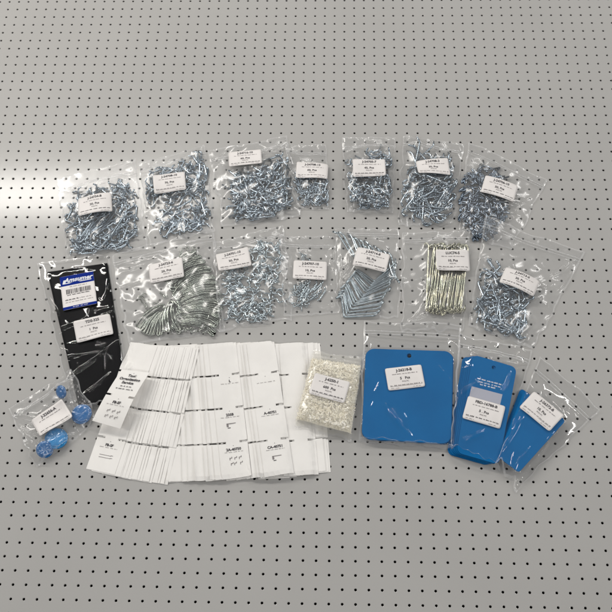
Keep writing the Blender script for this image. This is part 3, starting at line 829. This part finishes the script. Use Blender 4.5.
fan(14, 165, 208, 163, 222, 2.35, yt, yb, ('plain white card strip showing as a sliver in the second part of the fan', 'white card strip printed 2A-40750 on its lowest card, mid fan'), lambda q, n: q,
    lambda k, n: [card_text(3, '2A-40750', seed=9), card_text(2, '235B', seed=10, art_kind=2), card_text(1, 'L', .3, art=False, seed=12)] if k == n - 1 else ([card_text(3, '4DB-2', -.55, seed=13, art_kind=2)] if k == 1 else ()), .034, True)
fan(16, 130, 171, 85, 137, 2.45, yt, yb, ('plain white card strip showing as a sliver in the left part of the fan', 'white card strip at the left end of the fan, printed FB-SF on its lowest card'), lambda q, n: n - 1 - q,
    lambda k, n: [card_text(3, 'FB-SF', seed=15, art_kind=1)] if k == 0 else (), .009)
# the loose two-card strip on top at the left, curling up off the others
tool = strip(at(121, 367, 1.2), at(149, 371, 1.2), at(120.5, 428.5, .8), at(92, 420, .8), 'loose curled strip of two cards printed Tool Organization Service, lying over the black bag edge', None,
    [lambda pr, W, Ht: (pr.text('.', 0, -.2, .3, .01), pr.text('Tool', 0, -.55, .34, .012), pr.text('Organization', 0, -.9, .34, .012), pr.text('Service', 0, -1.25, .34, .012), pr.fine(-.45, .5, -1.65, .10, 71, 0), pr.fine(-.7, .75, -1.9, .09, 72, 0)),
     card_text(1, 'FB-SF', seed=73, nrows=2)], nrows=2, slots=.2,
    lift=lambda U, V: .62 + .75 * np.sin(np.pi * (.15 + .75 * V)) * (.6 + .4 * U))

# ------------------------------------------------------------------ bag of cream pellets
def pellets(C, r):
    path = np.array([(-.13, 0, 0), (-.10, 0, 0), (0, .012, 0), (.10, 0, 0), (.13, 0, 0)])
    V, F = tube_geo(path, .062, 7); k = 7
    cx = np.repeat(path, k, axis=0); sc = np.repeat(np.array([.45, .9, 1, .9, .45]), k)[:, None]
    V = cx + (V - cx) * sc
    me = bpy.data.meshes.new('pellet'); me.from_pydata((V * S).tolist(), [], F); me.materials.append(M['pellet'])
    me.polygons.foreach_set('use_smooth', [True] * len(me.polygons)); me.update()
    VV, FF = [], []
    def place(u_, v_, zlift):
        p = bilin(C, u_, v_); e = min(u_, 1 - u_, (v_ - .1) * 1.3, 1 - v_)
        z = float(hget(p[0], p[1])) * 0 + zlift * min(1, (max(e, 0) / .16) ** .6)
        return p, z
    base = blur(dilate(H, 1), 8)
    gu, gv = np.meshgrid(np.linspace(.02, .98, 41), np.linspace(.115, .93, 41)); gp = bilin(C, gu, gv)
    ge = np.minimum(np.minimum(gu, 1 - gu), np.minimum((gv - .1) * 1.3, 1 - gv))
    gz = hget(gp[..., 0], gp[..., 1], base) * .6 + .80 * np.minimum(1, (np.maximum(ge, 0) / .16) ** .6)
    VV = list(np.c_[gp.reshape(-1, 2), gz.ravel()]); FF = [[j * 41 + i, (j + 1) * 41 + i, (j + 1) * 41 + i + 1, j * 41 + i + 1] for j in range(40) for i in range(40)]
    for q in range(2600):
        u_, v_ = r.uniform(.03, .97), r.uniform(.125, .92)
        p, dz = place(u_, v_, r.uniform(.6, .98)); z = float(hget(p[0], p[1], base)) * .6 + dz
        R = np.array(Matrix.Rotation(r.uniform(0, 6.28), 3, 'Z') @ Matrix.Rotation(r.normal() * .4, 3, 'Y'))
        o = len(VV); VV += list(V @ R.T + np.array([p[0], p[1], z + .06])); FF += [[i + o for i in f] for f in F]
        hput(p[0], p[1], z + .1)
    ob = mesh('pellet_mass', VV, FF, M['pellet']); tag(ob, 'mass of cream pellets filling the milky bag beside the cards', 'pellets', None, 'stuff')
    fst = None
    for q in range(300):
        u_, v_ = r.uniform(.05, .95), r.uniform(.15, .9)
        p, dz = place(u_, v_, 1.04); z = float(hget(p[0], p[1], base)) * .6 + dz
        o = bpy.data.objects.new('pellet', me) if fst is None else fst.copy()
        fst = fst or o; col.objects.link(o)
        o.location = (p[0] * S, p[1] * S, (z + .07) * S); o.rotation_euler = (0, r.normal() * .4, r.uniform(0, 6.28))
        tag(o, 'cream pellet on the surface of the heap in the milky bag', 'pellet', 'cream pellets on the heap')
        hput(p[0], p[1], z + .13)
b, CP = bag([(313, 351), (364, 358), (351, 441), (294, 427)], pellets, 41,
    'milky zip bag filled with cream pellets, lying on the right end of the cards', zipv=.085, folds=30, amp=.07, film='milky', fold_zone=[(.05, .82, .95, .98)])
put_label(b, at(329.5, 388, 1.2), -15, 'J-6250-1', '600  Pcs', 43, 3.0, 1.95)

# ------------------------------------------------------------------ blue plates in their bags
def plates(n, corners, shift, label, group, th=.09, hole=(.5, .06, .17), rounded=.35, spread=None):
    def f(C, r):
        for k in range(n):
            s = (n - 1 - k)
            c = [(p[0] + shift[0] * s + r.normal() * .25, p[1] + shift[1] * s + r.normal() * .2) for p in corners]
            z0 = .07 + k * (th + .012)
            Cw = np.array([at(*p, z0 + th) for p in c])
            o = slab('hanging_plate', Cw, z0, th, 'blue', rounded=rounded, hole=hole)
            tag(o, label[1] if k == n - 1 else label[0], 'plate', None if k == n - 1 else group)
            if k == n - 1: f.top = (o, Cw, z0 + th)
    return f
b, CX = bag([(364, 321), (461, 327), (453, 449), (359, 441.5)],
    plates(5, [(366, 348), (453, 351), (451, 443.5), (361.5, 438)], (.15, .25), ('blue plastic plate lower in the stack in the widest blue bag', 'wide blue plastic plate with a hole, topmost in the widest blue bag'), 'blue plates stacked in the widest bag', rounded=.75, hole=(.5, .065, .2)),
    51, 'widest clear zip bag of blue plastic plates, left of the other two', zipv=.085, folds=26, amp=.09, film='gloss_film', contact=.03, rumple=.004, fold_zone=[(.3, .55, .6, .95), (.1, .1, .9, .2), (.05, .9, .9, .98)], group='zip bags of blue plates', ridges=[((385, 402),(413, 438), 0.3, 0.12), ((372, 395), (380, 380), 0.12, 0.08), ((437, 365), (446, 372), 0.15, 0.06)])
put_label(b, at(405, 376.5, .75), 8, 'J-26218-B', '5   Pcs', 46, 3.05, 2.0)

pf = plates(6, [(473, 354), (517, 367), (499, 464), (457, 452)], (-2.0, .25), ('blue plastic plate in the middle blue bag with only its left edge showing', 'blue plastic plate with a grey panel and white print, topmost in the middle blue bag'), 'blue plates behind in the middle blue bag', hole=(.5, .07, .17), rounded=.5)
b, CY = bag([(459, 335), (532, 350), (501, 470), (450, 448)], pf,
    52, 'middle clear zip bag of blue plastic plates fanned to the left', zipv=.09, folds=40, amp=.11, film='gloss_film', contact=.03, rumple=.004, fold_zone=[(.2, .05, .9, .22), (.0, .25, .2, .6), (.1, .85, .9, .98)], group='zip bags of blue plates', ridges=[((452, 400), (480, 378), 0.3, 0.12), ((462, 440), (484, 430), 0.28, 0.12), ((500, 392), (510, 372), 0.2, 0.08), ((480, 345), (520, 362), 0.2, 0.07), ((500, 365), (520, 350), 0.2, 0.07)])
# what is printed on the topmost plate
o_, Cw, zt = pf.top
def flat_patch(name, cpx, ang, w, h, parent, mat, z, pr=None, mats=None):
    c = at(*cpx, z); a = rad(ang); ex = np.array([math.cos(a), math.sin(a)]); ey = np.array([-math.sin(a), math.cos(a)])
    if pr is None:
        V = [c + ex * x * w / 2 + ey * y * h / 2 for x, y in ((-1, -1), (1, -1), (1, 1), (-1, 1))]; F = [[0, 1, 2, 3]]; I = None
    else:
        V = [c + ex * x + ey * y for x, y in pr.V]; F = pr.F; I = pr.I
    return mesh(name, [(v[0], v[1], z) for v in V], F, mats or mat, parent, False, I)
flat_patch('printed_panel', (485.7, 395.5), -16, 2.55, 1.05, o_, M['tag_grey'], zt + .006)
p_ = Print(); p_.fine(-1.0, 1.0, .22, .12, 61, 0); p_.fine(-.85, .95, -.02, .1, 62, 0); p_.fine(-.7, .6, -.24, .12, 63, 0)
flat_patch('lettering', (489, 384), -16, 1, 1, o_, None, zt + .006, p_, [M['white_ink']])
put_label(b, at(484, 411.5, .8), -17, 'FBD-16788-B', '5 . Pcs', 49, 3.1, 2.05)

b, CZ = bag([(540, 356), (600, 410), (517, 488), (496, 463)],
    plates(8, [(524, 391), (566, 420), (519, 472), (498, 456)], (-.5, -.5), ('blue plastic plate lower in the stack in the small tilted blue bag', 'blue plastic plate topmost in the small tilted blue bag'), 'blue plates stacked in the small tilted bag', hole=(.5, .07, .15), rounded=.3, th=.075),
    53, 'small tilted clear zip bag of blue plates with a wide zip mouth', zipv=.12, folds=40, amp=.12, film='gloss_film', contact=.03, rumple=.004, fold_zone=[(.8, .4, 1, .98), (.2, .2, .9, .35), (.1, .9, .9, .98)], group='zip bags of blue plates', ridges=[((530, 468), (553, 432), 0.3, 0.1), ((498, 455), (524, 412), 0.25, 0.09), ((545, 390), (580, 415), 0.25, 0.1), ((516, 486), (530, 465), 0.25, 0.08)])
put_label(b, at(541.5, 411, .8), -43, 'J-26372-B', '10. Pcs', 52, 3.05, 1.95)

# ------------------------------------------------------------------ bag of blue caps
def caps(C, r):
    prof = [(0, .31), (.30, .31), (.58, .295), (.70, .26), (.75, .20)]
    rim = [(.74, .205), (.80, .20), (.845, .15), (.85, .02), (.80, 0), (.0, 0)]
    def lathe(pf_, nseg=36, ridged=False):
        V, F = [], []
        for i in range(nseg):
            a = 2 * math.pi * i / nseg; kk = 1 + (.02 * (i % 2) if ridged else 0)
            V += [(q * kk * math.cos(a), q * kk * math.sin(a), h + (0 if ridged else .05 * (q / .75) * math.sin(5 * a) * math.sin(3 * a + 5 * q))) for q, h in pf_]
        m = len(pf_)
        for i in range(nseg):
            for j in range(m - 1):
                F.append([i * m + j, i * m + j + 1, ((i + 1) % nseg) * m + j + 1, ((i + 1) % nseg) * m + j])
        return np.array(V), F
    Vd, Fd = lathe(prof); Vr, Fr = lathe(rim, 48, True)
    G = blur(dilate(H, 1), 8)
    spots = [((81.5, 413), .05, -.1, 'cap_dark', 1.0, 'dark blue round cap at the right side of the bag in the lower left corner'),
             ((56, 438), -.12, .1, 'cap_blue', 1.08, 'bright blue round cap with a white glint below the label of the lower left bag'),
             ((45, 449), .4, .25, 'cap_dark', .8, 'blue round cap tipped into the bottom corner of the lower left bag'),
             ((62, 392), .6, -.5, 'cap_dark', .65, 'blue round cap mostly hidden above the label of the lower left bag')]
    for (px, tx, ty, mt, sc, lb) in spots:
        p = at(*px, .4); R = np.array(Matrix.Rotation(tx, 3, 'X') @ Matrix.Rotation(ty, 3, 'Y'))
        zz = float(hget(p[0], p[1], G)) + .08 + .85 * sc * (abs(math.sin(tx)) + abs(math.sin(ty))) * .8
        root = empty('plastic_disc', p[0], p[1], zz); tag(root, lb, 'cap', None)
        mesh('dome', (Vd * sc) @ R.T + np.array([p[0], p[1], zz]), Fd, M[mt], root)
        mesh('rim', (Vr * sc) @ R.T + np.array([p[0], p[1], zz]), Fr, M[mt], root)
        Vx = (Vd * sc) @ R.T; V2 = (Vr * sc) @ R.T
        for q in np.r_[Vx, V2]: hput(p[0] + q[0], p[1] + q[1], zz + q[2])
        for t_ in np.linspace(0, 1, 8):
            for a in np.linspace(0, 6.28, 40): 
                q = np.array([.85 * t_ * math.cos(a), .85 * t_ * math.sin(a), .2 + .2 * (1 - t_)]) * sc @ R.T
                hput(p[0] + q[0], p[1] + q[1], zz + q[2])
b, CD = bag([(9, 409), (73, 371), (99, 421), (36, 467)], caps, 61,
    'small tilted zip bag of round blue caps in the lower left corner', zipv=.13, folds=150, amp=.15, film='film', ridges=[((47, 446), (62, 429), .2, .07), ((51, 430), (62, 447), .2, .07), ((73, 422), (90, 408), .2, .07), ((20, 425), (35, 440), .2, .07), ((60, 385), (74, 400), .2, .07)])
put_label(b, at(51, 417, .9), 36, 'J-22656-A', None, 55, 3.0, 1.95)

# ------------------------------------------------------------------ light: the tube mirrored in the panel, added fill lamps and a dim room
w = bpy.data.worlds.new('World'); scene.world = w; w.use_nodes = True
WN, WL = w.node_tree.nodes, w.node_tree.links
bg = WN['Background']; bg.inputs[1].default_value = 0.26
wt_ = WN.new('ShaderNodeTexCoord'); wx = WN.new('ShaderNodeSeparateXYZ'); wr = WN.new('ShaderNodeValToRGB')
WL.new(wt_.outputs['Generated'], wx.inputs[0]); WL.new(wx.outputs[2], wr.inputs[0]); WL.new(wr.outputs[0], bg.inputs[0])
wr.color_ramp.elements[0].position = 0.15; wr.color_ramp.elements[0].color = (.22, .225, .235, 1)      # walls of the room
wr.color_ramp.elements[1].position = 0.8; wr.color_ramp.elements[1].color = (.72, .74, .76, 1)        # its pale ceiling

def lamp(name, loc, target, sx, sy, power, color=(1, .98, .95)):
    l = bpy.data.lights.new(name, 'AREA'); l.shape = 'RECTANGLE'; l.size = sx * S; l.size_y = sy * S; l.energy = power; l.color = color
    o = bpy.data.objects.new(name, l); col.objects.link(o)
    o.location = Vector(loc) * S
    d = (Vector(target) - Vector(loc)).normalized()
    zax = -d; xax = Vector((1, 0, 0)); xax = (xax - zax * xax.dot(zax)).normalized(); yax = zax.cross(xax)
    o.rotation_euler = Matrix((xax, yax, zax)).transposed().to_euler()
    return o
lamp('tube_and_fill', (-72, 48, 84), (0, -15, 0), 105, 7, 56, (1, .965, .91))
lamp('tube_and_fill', (95, 60, 92), (0, -15, 0), 60, 5, 30)  # added lamp at the right, for glints on the bag creases
lamp('tube_and_fill', (0, -100, 95), (0, -15, 0), 110, 5, 22)  # added front fill behind the camera, brightens slopes facing it
lamp('tube_and_fill', (0, 172, 98), (0, -15, 0), 130, 5, 40)  # added lamp far back, kept out of the panel's reflection
lamp('tube_and_fill', (-125, -40, 90), (0, -15, 0), 60, 5, 21)  # added left side lamp, for more glints on metal and film
lamp('tube_and_fill', (120, -35, 90), (0, -15, 0), 60, 5, 21)  # added right side lamp, matching the left one

cam = bpy.data.cameras.new('camera'); co = bpy.data.objects.new('camera', cam); col.objects.link(co)
co.location = Vector(CAM.tolist()) * S; co.rotation_euler = ROT
cam.sensor_width = 36; cam.lens = 36 * FOC; cam.clip_start = .01; cam.clip_end = 100
scene.camera = co
scene.view_settings.view_transform = 'Standard'; scene.view_settings.look = 'None'; scene.view_settings.exposure = 0.02; scene.view_settings.gamma = 1
try:
    scene.cycles.transparent_max_bounces = 24; scene.cycles.max_bounces = 10; scene.cycles.sample_clamp_indirect = 6
except Exception: pass
